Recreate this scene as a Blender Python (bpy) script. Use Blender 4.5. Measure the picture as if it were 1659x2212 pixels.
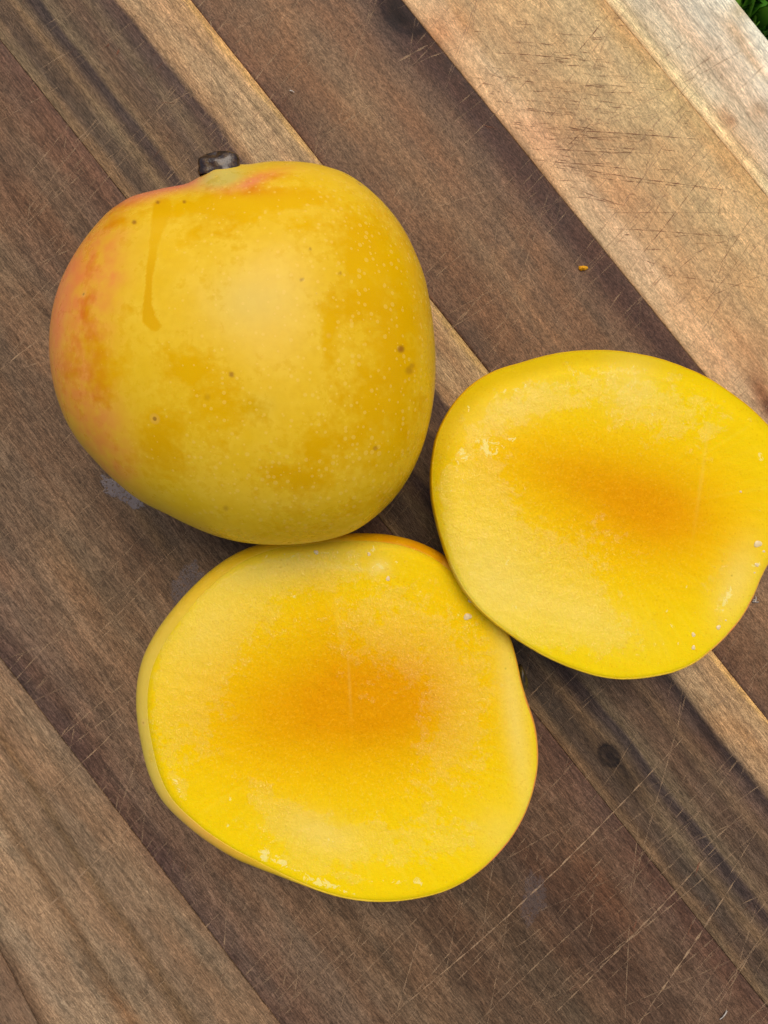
import bpy, math, random
import numpy as np

for o in list(bpy.data.objects):
    bpy.data.objects.remove(o)
S = bpy.context.scene
COL = S.collection
R = math.radians

# ------------------------------------------------------------------ camera, world, sun, exposure
H = 0.25                                   # camera height above the board, metres
FPX = 1662.0                               # focal length in photograph units (photograph read at 1659 x 2212)
cam_d = bpy.data.cameras.new('camera')
cam = bpy.data.objects.new('camera', cam_d)
COL.objects.link(cam)
cam.location = (0, 0, H)
cam_d.sensor_width = 36.0
cam_d.lens = 36.0 * FPX / 2212.0
cam_d.clip_start = 0.01
cam_d.clip_end = 100.0
S.camera = cam

SUN_EL, SUN_AZ = 66.0, 12.0                # soft light from the top of the picture
w = bpy.data.worlds.new('World')
S.world = w
w.use_nodes = True
nt = w.node_tree
sky = nt.nodes.new('ShaderNodeTexSky')
sky.sky_type = 'NISHITA'
sky.sun_disc = False
sky.sun_elevation = R(SUN_EL)
sky.sun_rotation = R(SUN_AZ)
sky.air_density = 1.0
sky.dust_density = 4.0
sky.ozone_density = 0.6
bg = nt.nodes['Background']
bg.inputs['Strength'].default_value = 0.12
nt.links.new(sky.outputs[0], bg.inputs['Color'])
sun_d = bpy.data.lights.new('sun', 'SUN')
sun_d.energy = 1.5
sun_d.angle = R(38)
sun_d.color = (1.0, 0.88, 0.74)
sun = bpy.data.objects.new('sun', sun_d)
COL.objects.link(sun)
sun.rotation_euler = (-R(90 - SUN_EL), 0, -R(SUN_AZ))
sun.location = (0.2, 1, 2)
S.view_settings.view_transform = 'Standard'
S.view_settings.look = 'None'
S.view_settings.gamma = 1.0
S.view_settings.exposure = -0.09

# ------------------------------------------------------------------ helpers
rng = np.random.default_rng(7)
random.seed(7)


def s2l(c):
    """sRGB 0..255 -> linear"""
    out = []
    for v in c:
        v = v / 255.0
        out.append(v / 12.92 if v <= 0.04045 else ((v + 0.055) / 1.055) ** 2.4)
    return tuple(out)


def W(px, py, z=0.0):
    """photograph unit -> place at height z"""
    k = (H - z) / FPX
    return (np.asarray(px, float) - 829.5) * k, -(np.asarray(py, float) - 1106.0) * k


def T(x, y, z):
    k = FPX / (H - z)
    return x * k + 829.5, 1106.0 - y * k


def sm(a, b, x):
    t = np.clip((x - a) / (b - a), 0, 1)
    return t * t * (3 - 2 * t)


def blob(px, py, cx, cy, rx, ry, ang=0.0, p=2.0):
    a = R(ang)
    dx, dy = px - cx, py - cy
    u = (dx * math.cos(a) + dy * math.sin(a)) / rx
    v = (-dx * math.sin(a) + dy * math.cos(a)) / ry
    return np.exp(-(u * u + v * v) ** (p / 2.0))


def stroke(px, py, pts, soft=0.35):
    """mask of a stroke through (x, y, half width) points"""
    m = np.zeros_like(px)
    for (x0, y0, w0), (x1, y1, w1) in zip(pts[:-1], pts[1:]):
        dx, dy = x1 - x0, y1 - y0
        t = np.clip(((px - x0) * dx + (py - y0) * dy) / (dx * dx + dy * dy), 0, 1)
        d = np.hypot(px - x0 - t * dx, py - y0 - t * dy)
        ww = w0 + t * (w1 - w0)
        m = np.maximum(m, 1 - sm(ww * (1 - soft), ww * (1 + soft), d))
    return m


def mesh_from(name, co, faces, smooth=True):
    me = bpy.data.meshes.new(name)
    co = np.asarray(co, dtype=np.float32)
    quads = np.asarray(faces, dtype=np.int32)
    k = quads.shape[1]
    me.vertices.add(len(co))
    me.vertices.foreach_set('co', co.ravel())
    me.loops.add(quads.size)
    me.loops.foreach_set('vertex_index', quads.ravel())
    me.polygons.add(len(quads))
    me.polygons.foreach_set('loop_start', np.arange(0, quads.size, k, dtype=np.int32))
    me.polygons.foreach_set('loop_total', np.full(len(quads), k, dtype=np.int32))
    me.update(calc_edges=True)
    if smooth:
        me.polygons.foreach_set('use_smooth', np.ones(len(quads), dtype=bool))
    me.validate()
    return me


def fattr(me, name, vals):
    a = me.attributes.new(name, 'FLOAT', 'POINT')
    a.data.foreach_set('value', np.asarray(vals, dtype=np.float32).ravel())


def cattr(me, name, rgb):
    a = me.attributes.new(name, 'FLOAT_COLOR', 'POINT')
    c = np.ones((len(rgb), 4), dtype=np.float32)
    c[:, :3] = rgb
    a.data.foreach_set('color', c.ravel())


def link(name, me, mat=None, parent=None, loc=None):
    o = bpy.data.objects.new(name, me)
    COL.objects.link(o)
    if mat is not None:
        me.materials.append(mat)
    if parent is not None:
        o.parent = parent
    if loc is not None:
        o.location = loc
    return o


def tag(o, label, cat, group=None):
    o['label'] = label
    o['category'] = cat
    if group:
        o['group'] = group
    return o


def empty(name, loc, label, cat):
    o = bpy.data.objects.new(name, None)
    o.empty_display_size = 0.02
    COL.objects.link(o)
    o.location = loc
    return tag(o, label, cat)


def grid_faces(nu, nv, wrap_v=True):
    """rows nu (open), columns nv (wrapped)"""
    i = np.arange(nu - 1)[:, None]
    nvj = nv if wrap_v else nv - 1
    j = np.arange(nvj)[None, :]
    j2 = (j + 1) % nv
    a = i * nv + j
    b = i * nv + j2
    c = (i + 1) * nv + j2
    d = (i + 1) * nv + j
    return np.stack([a, b, c, d], -1).reshape(-1, 4)


class NT:
    """small node-graph writer"""

    def __init__(self, name):
        self.m = bpy.data.materials.new(name)
        self.m.use_nodes = True
        self.t = self.m.node_tree
        self.p = self.t.nodes['Principled BSDF']
        self.out = self.t.nodes['Material Output']

    def put(self, sock, v):
        if hasattr(v, 'is_output'):
            self.t.links.new(v, sock)
        elif v is not None:
            if isinstance(v, (tuple, list)) and len(v) == 3 and sock.type == 'RGBA':
                v = (*v, 1.0)
            sock.default_value = v

    def node(self, typ, **kw):
        n = self.t.nodes.new(typ)
        for k, v in kw.items():
            setattr(n, k, v)
        return n

    def math(self, op, a, b=None, c=None, clamp=False):
        n = self.node('ShaderNodeMath', operation=op, use_clamp=clamp)
        self.put(n.inputs[0], a)
        if b is not None:
            self.put(n.inputs[1], b)
        if c is not None:
            self.put(n.inputs[2], c)
        return n.outputs[0]

    def mix(self, f, a, b, mode='MIX'):
        n = self.node('ShaderNodeMix', data_type='RGBA', blend_type=mode)
        self.put(n.inputs[0], f)
        self.put(n.inputs[6], a)
        self.put(n.inputs[7], b)
        return n.outputs[2]

    def attr(self, name, out='Fac'):
        n = self.node('ShaderNodeAttribute', attribute_name=name)
        return n.outputs[out]

    def coord(self, scale=(100, 100, 100), loc=(0, 0, 0), rot=(0, 0, 0)):
        tc = self.node('ShaderNodeTexCoord')
        mp = self.node('ShaderNodeMapping')
        self.put(mp.inputs['Vector'], tc.outputs['Object'])
        mp.inputs['Scale'].default_value = scale
        mp.inputs['Location'].default_value = loc
        mp.inputs['Rotation'].default_value = rot
        return mp.outputs[0]

    def noise(self, vec, scale=1.0, detail=2.0, rough=0.5, dist=0.0):
        n = self.node('ShaderNodeTexNoise')
        self.put(n.inputs['Vector'], vec)
        n.inputs['Scale'].default_value = scale
        n.inputs['Detail'].default_value = detail
        n.inputs['Roughness'].default_value = rough
        n.inputs['Distortion'].default_value = dist
        return n.outputs['Fac']

    def vor(self, vec, scale=1.0, rnd=1.0, feature='F1'):
        n = self.node('ShaderNodeTexVoronoi', feature=feature)
        self.put(n.inputs['Vector'], vec)
        n.inputs['Scale'].default_value = scale
        n.inputs['Randomness'].default_value = rnd
        return n

    def ramp(self, f, stops, interp='LINEAR'):
        n = self.node('ShaderNodeValToRGB')
        n.color_ramp.interpolation = interp
        e = n.color_ramp.elements
        while len(e) < len(stops):
            e.new(0.5)
        for k, (p, c) in enumerate(stops):
            e[k].position = p
            e[k].color = (*c, 1.0) if len(c) == 3 else c
        self.put(n.inputs[0], f)
        return n.outputs[0]

    def mr(self, v, a, b, c=0.0, d=1.0, smooth=True):
        n = self.node('ShaderNodeMapRange')
        n.interpolation_type = 'SMOOTHSTEP' if smooth else 'LINEAR'
        self.put(n.inputs[0], v)
        for k, x in zip((1, 2, 3, 4), (a, b, c, d)):
            self.put(n.inputs[k], x)
        return n.outputs[0]

    def bump(self, h, strength=0.3, dist=0.001, normal=None):
        n = self.node('ShaderNodeBump')
        self.put(n.inputs['Height'], h)
        self.put(n.inputs['Strength'], strength)
        n.inputs['Distance'].default_value = dist
        if normal is not None:
            self.put(n.inputs['Normal'], normal)
        return n.outputs[0]

    def set(self, **kw):
        for k, v in kw.items():
            self.put(self.p.inputs[k.replace('_', ' ')], v)
        return self.m


# ------------------------------------------------------------------ chopping board
UX, UY = 0.6247, -0.7809                   # grain direction
ANG = math.atan2(UY, UX)
board = empty('chopping_board', (0, 0, 0),
              'worn wooden chopping board of glued brown and tan strips covered in knife scratches', 'chopping board')
board.rotation_euler = (0, 0, ANG)
THICK = 0.026


def to_board(px, py):
    x, y = W(px, py, 0.0)
    return x * UX + y * UY, -x * UY + y * UX


def from_board(bx, by):
    x = bx * UX - by * UY
    y = bx * UY + by * UX
    return T(x, y, 0.0)


# mottling of the wood and broad darker areas: (x, y, rx, ry, angle, (r, g, b))
TINTS = [
    (866, 42, 30, 13, 25, (0.35, 0.32, 0.32)), (850, 20, 16, 26, -20, (0.5, 0.45, 0.42)),
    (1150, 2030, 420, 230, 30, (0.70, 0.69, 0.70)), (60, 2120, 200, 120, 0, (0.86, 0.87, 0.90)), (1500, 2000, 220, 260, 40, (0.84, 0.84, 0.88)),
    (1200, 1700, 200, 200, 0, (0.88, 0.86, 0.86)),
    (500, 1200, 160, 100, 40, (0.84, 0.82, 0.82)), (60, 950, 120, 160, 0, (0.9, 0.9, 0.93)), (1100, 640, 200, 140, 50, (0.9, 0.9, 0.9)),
    (90, 1290, 110, 150, 0, (1.22, 1.22, 1.22)), (150, 1230, 90, 30, 50, (1.15, 1.12, 1.06)),
    (200, 1380, 160, 60, 52, (1.16, 1.14, 1.1)), (60, 1090, 60, 120, 0, (0.92, 0.9, 0.92)),
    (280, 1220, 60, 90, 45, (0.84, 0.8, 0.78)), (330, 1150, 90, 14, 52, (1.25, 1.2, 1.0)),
    (480, 1140, 120, 40, 30, (0.86, 0.86, 0.88)), (40, 1440, 60, 40, 40, (0.82, 0.80, 0.84)),
    (170, 1600, 120, 30, 52, (0.85, 0.82, 0.88)), (350, 1850, 60, 30, 52, (0.82, 0.76, 0.82)),
    (60, 1620, 60, 90, 0, (1.06, 1.06, 1.05)), (110, 1800, 40, 60, 0, (0.88, 0.88, 0.88)),
    (30, 2150, 90, 110, 0, (1.10, 1.08, 1.08)), (120, 2010, 90, 120, 20, (1.04, 1.04, 1.04)),
    (260, 330, 120, 20, 52, (1.05, 1.04, 1.03)), (60, 470, 80, 60, 0, (1.08, 1.05, 1.0)),
    (40, 700, 60, 90, 0, (0.90, 0.90, 0.92)),
    (560, 140, 40, 70, -30, (1.16, 1.14, 1.12)), (610, 90, 60, 120, -35, (1.12, 1.10, 1.08)),
    (640, 260, 90, 60, 52, (0.93, 0.9, 0.9)), (780, 230, 60, 90, 20, (1.1, 1.1, 1.06)),
    (600, 215, 24, 30, 0, (0.80, 0.80, 0.84)),
    (1000, 600, 130, 60, 52, (0.9, 0.88, 0.88)), (1090, 540, 40, 14, -50, (1.28, 1.26, 1.2)),
    (1130, 625, 14, 30, 30, (1.5, 1.5, 1.42)), (1178, 528, 22, 12, -30, (1.45, 1.42, 1.35)),
    (850, 100, 90, 40, 40, (0.80, 0.78, 0.84)),
    (960, 60, 26, 60, -30, (0.94, 0.82, 0.76)), (940, 80, 30, 34, 0, (0.92, 0.80, 0.74)),
    (1000, 50, 20, 60, -30, (0.92, 0.76, 0.66)), (1160, 280, 60, 40, 40, (1.08, 1.04, 1.06)),
    (1210, 320, 120, 50, 30, (0.90, 0.82, 0.80)), (1350, 300, 120, 22, 8, (0.86, 0.80, 0.78)),
    (1250, 190, 90, 16, 8, (0.92, 0.86, 0.82)), (1330, 430, 80, 60, 50, (1.0, 0.93, 0.92)),
    (1390, 560, 80, 40, 50, (1.02, 0.96, 0.96)), (1560, 420, 70, 110, 0, (1.05, 1.04, 1.02)),
    (1430, 230, 60, 120, -30, (1.03, 1.05, 1.03)),
    (1565, 245, 16, 26, -20, (0.78, 0.66, 0.58)), (1582, 262, 12, 16, 0, (0.72, 0.58, 0.50)),
    (1598, 22, 22, 26, -35, (0.72, 0.62, 0.50)), (1590, 70, 12, 40, -38, (0.86, 0.76, 0.66)),
    (1640, 240, 24, 24, 0, (0.80, 0.70, 0.62)), (1625, 130, 10, 50, -38, (0.86, 0.76, 0.66)),
    (1640, 150, 60, 60, 40, (1.04, 1.04, 1.05)), (1600, 330, 60, 50, 0, (0.93, 0.88, 0.84)),
    (1645, 850, 26, 60, -20, (0.62, 0.42, 0.36)), (1660, 880, 14, 26, 0, (0.3, 0.2, 0.2)),
    (1600, 760, 60, 60, 0, (0.92, 0.84, 0.82)),
    (1190, 1600, 60, 20, 52, (0.95, 0.9, 0.88)), (1160, 1920, 60, 70, 30, (0.95, 0.93, 0.95)),
    (1240, 1830, 90, 24, 52, (1.08, 1.02, 0.96)), (1300, 1930, 90, 40, 52, (0.96, 0.86, 0.82)),
    (1010, 2060, 160, 60, 52, (0.96, 0.92, 0.9)), (1420, 2050, 100, 100, 0, (1.06, 1.06, 1.06)),
    (1540, 1590, 50, 60, 52, (1.02, 0.92, 0.82)), (1620, 1600, 60, 16, 52, (1.05, 0.90, 0.76)),
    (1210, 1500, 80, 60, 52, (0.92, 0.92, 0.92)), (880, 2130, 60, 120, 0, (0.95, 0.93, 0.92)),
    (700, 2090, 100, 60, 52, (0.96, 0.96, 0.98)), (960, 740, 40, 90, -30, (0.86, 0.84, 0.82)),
    (700, 2150, 60, 60, 0, (1.06, 1.05, 1.04)), (450, 1960, 60, 40, 52, (1.05, 1.04, 1.02)),
]
# dark knots: (x, y, r along, r across, depth)
KNOTS = [(1316, 1632, 24, 18, 0.97), (872, 18, 60, 40, 0.8)]


def wood_material(name, stops, seed, streak=0.22, warp=0.10, fine=0.34, iso=False, gain=(1.0, 1.0, 1.0), rough=0.55):
    g = NT(name)
    v = g.coord(loc=(seed * 7.3, seed * 3.1, seed))

    def sc(x, y):
        n = g.node('ShaderNodeVectorMath', operation='MULTIPLY')
        g.put(n.inputs[0], v)
        n.inputs[1].default_value = (x, y, 1)
        return n.outputs[0]
    across = g.attr('across')
    bend = g.attr('bend')
    a = g.math('ADD', across, bend)
    n1 = g.noise(sc(0.10, 0.45), 1.0, 2.0)
    a = g.math('ADD', a, g.math('MULTIPLY', g.math('SUBTRACT', n1, 0.5), warp))
    n1b = g.noise(sc(0.5, 2.5), 1.0, 2.0)
    a = g.math('ADD', a, g.math('MULTIPLY', g.math('SUBTRACT', n1b, 0.5), 0.05))
    base = g.ramp(a, [(p, s2l(c)) for p, c in stops])
    # streaks along the grain, following the bent rings
    cmb = g.node('ShaderNodeCombineXYZ')
    sep = g.node('ShaderNodeSeparateXYZ')
    g.put(sep.inputs[0], v)
    g.put(cmb.inputs[0], g.math('MULTIPLY', sep.outputs[0], 0.05))
    g.put(cmb.inputs[1], g.math('MULTIPLY', a, 26.0))
    g.put(cmb.inputs[2], seed * 1.7)
    n2 = g.noise(cmb.outputs[0], 1.0, 3.0, 0.6)
    k2 = g.mr(n2, 0.32, 0.68, 1 - streak, 1 + streak, False)
    n3 = g.noise(sc(2.0, 8) if iso else sc(0.8, 9), 1.0, 4.0, 0.65, 0.3)
    k3 = g.mr(n3, 0.34, 0.66, 1 - fine * 0.7, 1 + fine * 0.7, False)
    n4 = g.noise(sc(7.0, 22) if iso else sc(4.0, 26), 1.0, 2.0, 0.6, 0.25)
    k4 = g.mr(n4, 0.36, 0.64, 1 - fine * 1.15, 1 + fine * 1.15, False)
    n5 = g.noise(sc(0.9, 1.3), 1.0, 4.0, 0.6)
    k5 = g.mr(n5, 0.28, 0.72, 0.80, 1.20, False)
    n6 = g.noise(sc(24, 30), 1.0, 2.0, 0.6)
    k6 = g.mr(n6, 0.36, 0.64, 1 - fine * 0.9, 1 + fine * 0.9, False)
    k = g.math('MULTIPLY', g.math('MULTIPLY', k2, k3), g.math('MULTIPLY', k4, g.math('MULTIPLY', k5, k6)))
    col = g.mix(1.0, base, k, 'MULTIPLY')
    # dark pores, elongated
    p1 = g.noise(sc(3.2, 34), 1.0, 1.0, 0.5)
    pore = g.mr(p1, 0.70, 0.78, 0.0, 0.45)
    dark = g.mix(1.0, col, (0.45, 0.38, 0.36), 'MULTIPLY')
    col = g.mix(pore, col, dark)
    # hue drift
    hue = g.mr(g.noise(sc(0.25, 1.1), 1.0, 3.0), 0.3, 0.7)
    warm = g.mix(1.0, col, (1.06, 0.97, 0.90), 'MULTIPLY')
    cool = g.mix(1.0, col, (0.95, 1.0, 1.03), 'MULTIPLY')
    col = g.mix(hue, warm, cool)
    fl = g.mr(g.noise(sc(5.0, 30), 1.0, 1.0, 0.5), 0.64, 0.76, 0.0, 0.5)
    col = g.mix(fl, col, g.mix(1.0, col, (1.75, 1.7, 1.65), 'MULTIPLY'))
    col = g.mix(1.0, col, g.attr('tint', 'Color'), 'MULTIPLY')
    col = g.mix(1.0, col, gain, 'MULTIPLY')
    hgt = g.math('ADD', g.math('MULTIPLY', n4, 0.7), g.math('ADD', n6, g.math('MULTIPLY', pore, -1.0)))
    nrm = g.bump(hgt, 0.35, 0.0002)
    rgh = g.mr(n5, 0.3, 0.7, rough - 0.05, rough + 0.1, False)
    return g.set(Base_Color=col, Roughness=rgh, Normal=nrm, Specular_IOR_Level=0.14)


# joints between strips: two photograph points on each
JOINTS = [((-330, 1420), (150, 2212 + 130)),               # beyond the lower left corner
          ((0, 1420), (605, 2212)),
          ((0, 85), (1659, 2177)),
          ((412, 0), (1659, 1556)),
          ((868, 0), (1520, 806)),
          ((1306, 0), (1659, 427)),
          ((1607, 0), (1659, 64))]
BX0, BX1 = -0.262, 0.262


def joint_y(j, bx):
    (x0, y0), (x1, y1) = JOINTS[j]
    a = to_board(x0, y0)
    b = to_board(x1, y1)
    t = (bx - a[0]) / (b[0] - a[0])
    return a[1] + t * (b[1] - a[1])


BR = (98, 73, 58)
STRIPS = [
    ('greyish tan strip at the lower left corner', [(0, (120, 95, 75)), (1, (135, 108, 84))], 0.12, 0.1),
    ('greyish tan strip with two faint brown bands',
     [(0.0, (112, 88, 66)), (0.10, (160, 134, 106)), (0.34, (158, 132, 104)), (0.41, (128, 98, 70)), (0.46, (150, 122, 94)),
      (0.60, (146, 119, 93)), (0.66, (126, 98, 70)), (0.72, (140, 113, 88)), (0.9, (146, 120, 94)), (1.0, (136, 110, 86))], 0.10, 0.12),
    ('wide reddish brown strip running under the mango',
     [(0.0, (92, 68, 60)), (0.12, (106, 80, 66)), (0.3, (108, 83, 66)), (0.5, (104, 78, 62)), (0.62, (110, 84, 66)),
      (0.75, (98, 71, 57)), (0.88, (104, 76, 60)), (1.0, (94, 66, 56))], 0.16, 0.10),
    ('striped dark brown strip with a pale sapwood side',
     [(0.0, (124, 98, 72)), (0.035, (118, 92, 68)), (0.08, (86, 68, 55)), (0.15, (92, 73, 58)), (0.20, (116, 92, 68)), (0.27, (78, 61, 54)),
      (0.30, (76, 60, 54)), (0.33, (116, 92, 69)), (0.40, (102, 78, 60)), (0.48, (92, 70, 56)), (0.53, (108, 84, 64)),
      (0.60, (86, 65, 55)), (0.655, (78, 60, 54)), (0.69, (150, 118, 88)), (0.76, (172, 137, 102)), (0.86, (168, 132, 98)),
      (0.95, (174, 138, 100)), (0.975, (206, 162, 104)), (1.0, (186, 140, 90))], 0.14, 0.05),
    ('mid brown strip with a dark knot at its end',
     [(0.0, (104, 76, 62)), (0.12, (112, 84, 66)), (0.3, (124, 94, 73)), (0.42, (132, 101, 78)), (0.55, (124, 94, 74)),
      (0.7, (120, 91, 72)), (0.82, (108, 82, 68)), (0.9, (94, 70, 62)), (1.0, (92, 68, 58))], 0.10, 0.10),
    ('tan strip crossed by fine dark knife cuts',
     [(0.0, (176, 134, 96)), (0.04, (202, 160, 120)), (0.17, (206, 164, 124)), (0.215, (192, 148, 106)), (0.4, (190, 148, 106)),
      (0.6, (190, 150, 106)), (0.85, (194, 154, 110)), (0.96, (196, 154, 104)), (1.0, (190, 146, 98))], 0.06, 0.03),
    ('pale outer strip with brown stains along the board edge',
     [(0.0, (196, 152, 104)), (0.05, (224, 186, 132)), (0.12, (196, 160, 118)), (0.2, (206, 174, 136)), (0.4, (196, 164, 130)),
      (0.55, (210, 182, 150)), (0.8, (214, 188, 156)), (0.92, (222, 202, 172)), (1.0, (224, 206, 178))], 0.08, 0.08),
]

BEND_MARKS = []
for i in range(len(JOINTS)):
    label, stops, streak, warp = STRIPS[i]
    nx, ny = 640, 64
    xs = np.linspace(BX0, BX1, nx)
    ts = np.linspace(0, 1, ny)
    gap = (0.00008, 0.00009, 0.00005, 0.00003, 0.00007, 0.00003, 0)
    hi = joint_y(i, xs) - (gap[i] if i < 6 else 0)
    if i == 0:
        lo = hi - 0.045
    else:
        lo = joint_y(i - 1, xs) + gap[i - 1]
    # cross profile: softened arris at both glue joints
    edge_r = 0.00022
    X = np.repeat(xs[:, None], ny, 1)
    Y = lo[:, None] + (hi - lo)[:, None] * ts[None, :]
    A = np.repeat(ts[None, :], nx, 0)
    rows_lo_n = 4
    outer = (i == 6)
    prof_hi = [(0.0, 0.0)]
    # extra columns for rounded edges
    er = 0.0045 if outer else edge_r
    nb = 8 if outer else 2
    cols = []
    # left side: bottom, wall, arris
    cols.append((lo, np.full(nx, -THICK)))
    cols.append((lo, np.full(nx, -edge_r)))
    ytop0 = lo + edge_r
    ytop1 = hi - er
    for t in ts:
        cols.append((ytop0 + (ytop1 - ytop0) * t, np.zeros(nx)))
    for q in range(1, nb + 1):
        th = q / nb * math.pi / 2
        cols.append((ytop1 + er * math.sin(th), np.full(nx, -er * (1 - math.cos(th)))))
    cols.append((hi, np.full(nx, -THICK)))
    nc = len(cols)
    CO = np.zeros((nx, nc, 3))
    for c, (yy, zz) in enumerate(cols):
        CO[:, c, 0] = xs
        CO[:, c, 1] = yy
        CO[:, c, 2] = zz
    co = CO.reshape(-1, 3)
    f = grid_faces(nx, nc, True)           # the wrap closes the underside
    e0 = np.arange(nc)
    me = mesh_from('wood_strip', co, f, True)
    bx, by = co[:, 0], co[:, 1]
    lo_v = np.repeat(lo[:, None], nc, 1).ravel()
    hi_v = np.repeat(hi[:, None], nc, 1).ravel()
    across = np.clip((by - lo_v) / (hi_v - lo_v), 0, 1)
    px, py = from_board(bx, by)
    tint = np.ones((len(co), 3))
    for (cx, cy, rx, ry, an, c) in TINTS:
        m = blob(px, py, cx, cy, rx, ry, an)
        for q in range(3):
            tint[:, q] *= 1 + (c[q] - 1) * m
    bend = np.zeros(len(co))
    for (cx, cy, ra, rc, dk) in KNOTS:
        if i not in (3, 4) or (i == 3) != (cy > 1000):
            continue
        kx, ky = to_board(cx, cy)
        k = H / FPX
        u = (bx - kx) / (ra * k)
        v = (by - ky) / (rc * k)
        m = np.exp(-(u * u + v * v) ** 1.5)
        d = np.sqrt(u * u + v * v)
        ring = np.exp(-((d - 1.0) / 0.25) ** 2)
        dd = dk * np.maximum(m * 0.86, ring)
        # the dark trail along the grain through the knot
        tail = np.exp(-((u - 1.2) / 4.6) ** 2) * np.exp(-((by - ky) / (rc * k * 1.25)) ** 2) * (0.78 if cy > 1000 else 0.35)
        dd = 1 - (1 - dd) * (1 - tail)
        tint *= (1 - dd * np.array([0.72, 0.70, 0.62])[:, None]).T if False else (1 - dd[:, None] * np.array([0.90, 0.89, 0.82]))
        # rings swerve round the knot
        bend += np.sign(v) * -0.05 * np.exp(-(u / 3.2) ** 2) * np.exp(-np.abs(v) / 2.0)
    if i == 3:                             # the sapwood side narrows towards the lower right; a dark line beside it there
        xx = (bx - to_board(300, 120)[0]) / (to_board(1500, 1600)[0] - to_board(300, 120)[0])
        xx = np.clip(xx, -0.3, 1.2)
        bend += -0.05 * xx * np.exp(-((across - 0.72) / 0.22) ** 2)
        wl = sm(0.55, 0.8, xx)
        line = np.exp(-((across - 0.715 - 0.015 * np.sin(bx * 90)) / 0.026) ** 2) * wl * 0.55
        tint *= (1 - line[:, None] * np.array([0.9, 0.9, 0.82]))
    if i == 4:                             # dark margin beside the tan strip
        t2 = sm(-0.16, -0.06, bx)
        line = np.exp(-((across - 0.93) / 0.10) ** 2) * 0.28 * t2
        tint *= (1 - line[:, None] * np.array([0.9, 1.0, 0.85]))
    fattr(me, 'across', across)
    fattr(me, 'bend', bend)
    cattr(me, 'tint', tint)
    o = link('wood_strip', me, wood_material('wood_' + str(i), stops, 3.0 + i * 5.7, streak * 1.5, warp, (0.26, 0.28, 0.30, 0.31, 0.27, 0.19, 0.22)[i], i in (4, 5),
                                         ((0.86, 0.87, 0.82), (0.87, 0.88, 0.82), (1.10, 1.22, 1.06), (1.04, 1.14, 1.08), (1.05, 1.10, 0.97), (1.10, 1.25, 1.22), (1.14, 1.36, 1.48))[i]), board)
    o['label'] = label

# ------------------------------------------------------------------ knife scratches: thin ribbons in the board's surface
light_s, dark_s = [], []


def scr(lst, pts, width, alpha):
    lst.append((pts, width, alpha))


for a in [((1479, 1590), (839, 2200), 3.2, 0.9), ((1569, 1805), (1174, 2212), 3.2, 0.75), ((1609, 1870), (1379, 2212), 4.0, 0.8),
          ((1359, 1975), (1349, 2212), 2.5, 0.5), ((909, 2005), (849, 2212), 2.4, 0.6), ((1380, 1755), (1358, 1950), 2.2, 0.45),
          ((340, 1730), (0, 2060), 3.2, 0.65), ((250, 1990), (225, 2212), 2.6, 0.5), ((492, 1915), (470, 2212), 2.4, 0.55),
          ((0, 1795), (320, 1505), 2.4, 0.7), ((210, 1955), (340, 1912), 3.4, 0.5), ((645, 1950), (600, 2212), 2.0, 0.45),
          ((325, 1257), (180, 1400), 2.2, 0.7), ((310, 1290), (150, 1450), 2.0, 0.55), ((0, 800), (100, 722), 2.6, 0.75),
          ((45, 1195), (150, 1095), 2.4, 0.35), ((455, 0), (456, 240), 2.4, 0.6), ((530, 200), (615, 95), 3.2, 0.6),
          ((517, 220), (440, 330), 2.6, 0.3), ((85, 150), (150, 112), 3.2, 0.5), ((150, 320), (215, 255), 3.0, 0.55),
          ((230, 345), (255, 325), 3.0, 0.8), ((690, 300), (820, 215), 3.6, 0.6), ((660, 590), (735, 500), 2.4, 0.3),
          ((745, 200), (800, 20), 2.6, 0.55), ((640, 60), (650, 150), 2.2, 0.4), ((850, 140), (935, 92), 4.0, 0.6),
          ((875, 470), (1110, 395), 2.6, 0.5), ((910, 470), (1030, 340), 2.4, 0.25), ((1020, 680), (1190, 565), 2.4, 0.5),
          ((930, 700), (1140, 590), 2.0, 0.4), ((1300, 690), (1350, 620), 2.6, 0.5), ((985, 340), (1000, 420), 2.4, 0.3),
          ((1390, 1560), (1320, 1680), 2.4, 0.3), ((1530, 1540), (1600, 1480), 3.6, 0.6), ((1659, 2000), (1540, 2190), 3.0, 0.55),
          ((1540, 1920), (1460, 2060), 2.2, 0.4), ((1640, 1790), (1570, 1900), 2.4, 0.5), ((1110, 2050), (1190, 1990), 2.2, 0.4),
          ((1255, 1970), (1300, 1900), 2.2, 0.35), ((1120, 2212), (1240, 2050), 2.4, 0.35), ((120, 640), (20, 660), 2.0, 0.35),
          ((0, 660), (75, 620), 2.4, 0.45), ((60, 490), (66, 420), 2.4, 0.4), ((62, 320), (60, 260), 2.4, 0.3),
          ((330, 1960), (230, 2140), 2.0, 0.3), ((1200, 700), (1240, 640), 2.2, 0.4), ((1380, 440), (1460, 415), 3.6, 0.35),
          ((1290, 345), (1310, 325), 4.5, 0.5), ((1270, 270), (1420, 245), 4.0, 0.3), ((1440, 130), (1660, 60), 4.0, 0.22)]:
    scr(light_s, [a[0], a[1]], a[2] * 1.3, min(1, a[3] * 0.85))
for k in range(700):                      # fine crossing cuts on the brown strips
    x, y = random.uniform(-60, 1700), random.uniform(-60, 2300)
    d = random.choice([-48, -50, -45, -42, -70, -82, -25, -46, -38, -50, -44])
    a = R(d + random.gauss(0, 5))
    L = random.choice([30, 60, 100, 160, 240, 340, 460])
    scr(light_s, [(x, y), (x + L * math.cos(a), y + L * math.sin(a))], random.uniform(2.2, 4.0), random.uniform(0.12, 0.46) * (1.0 if L < 200 else 0.85))
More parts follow.
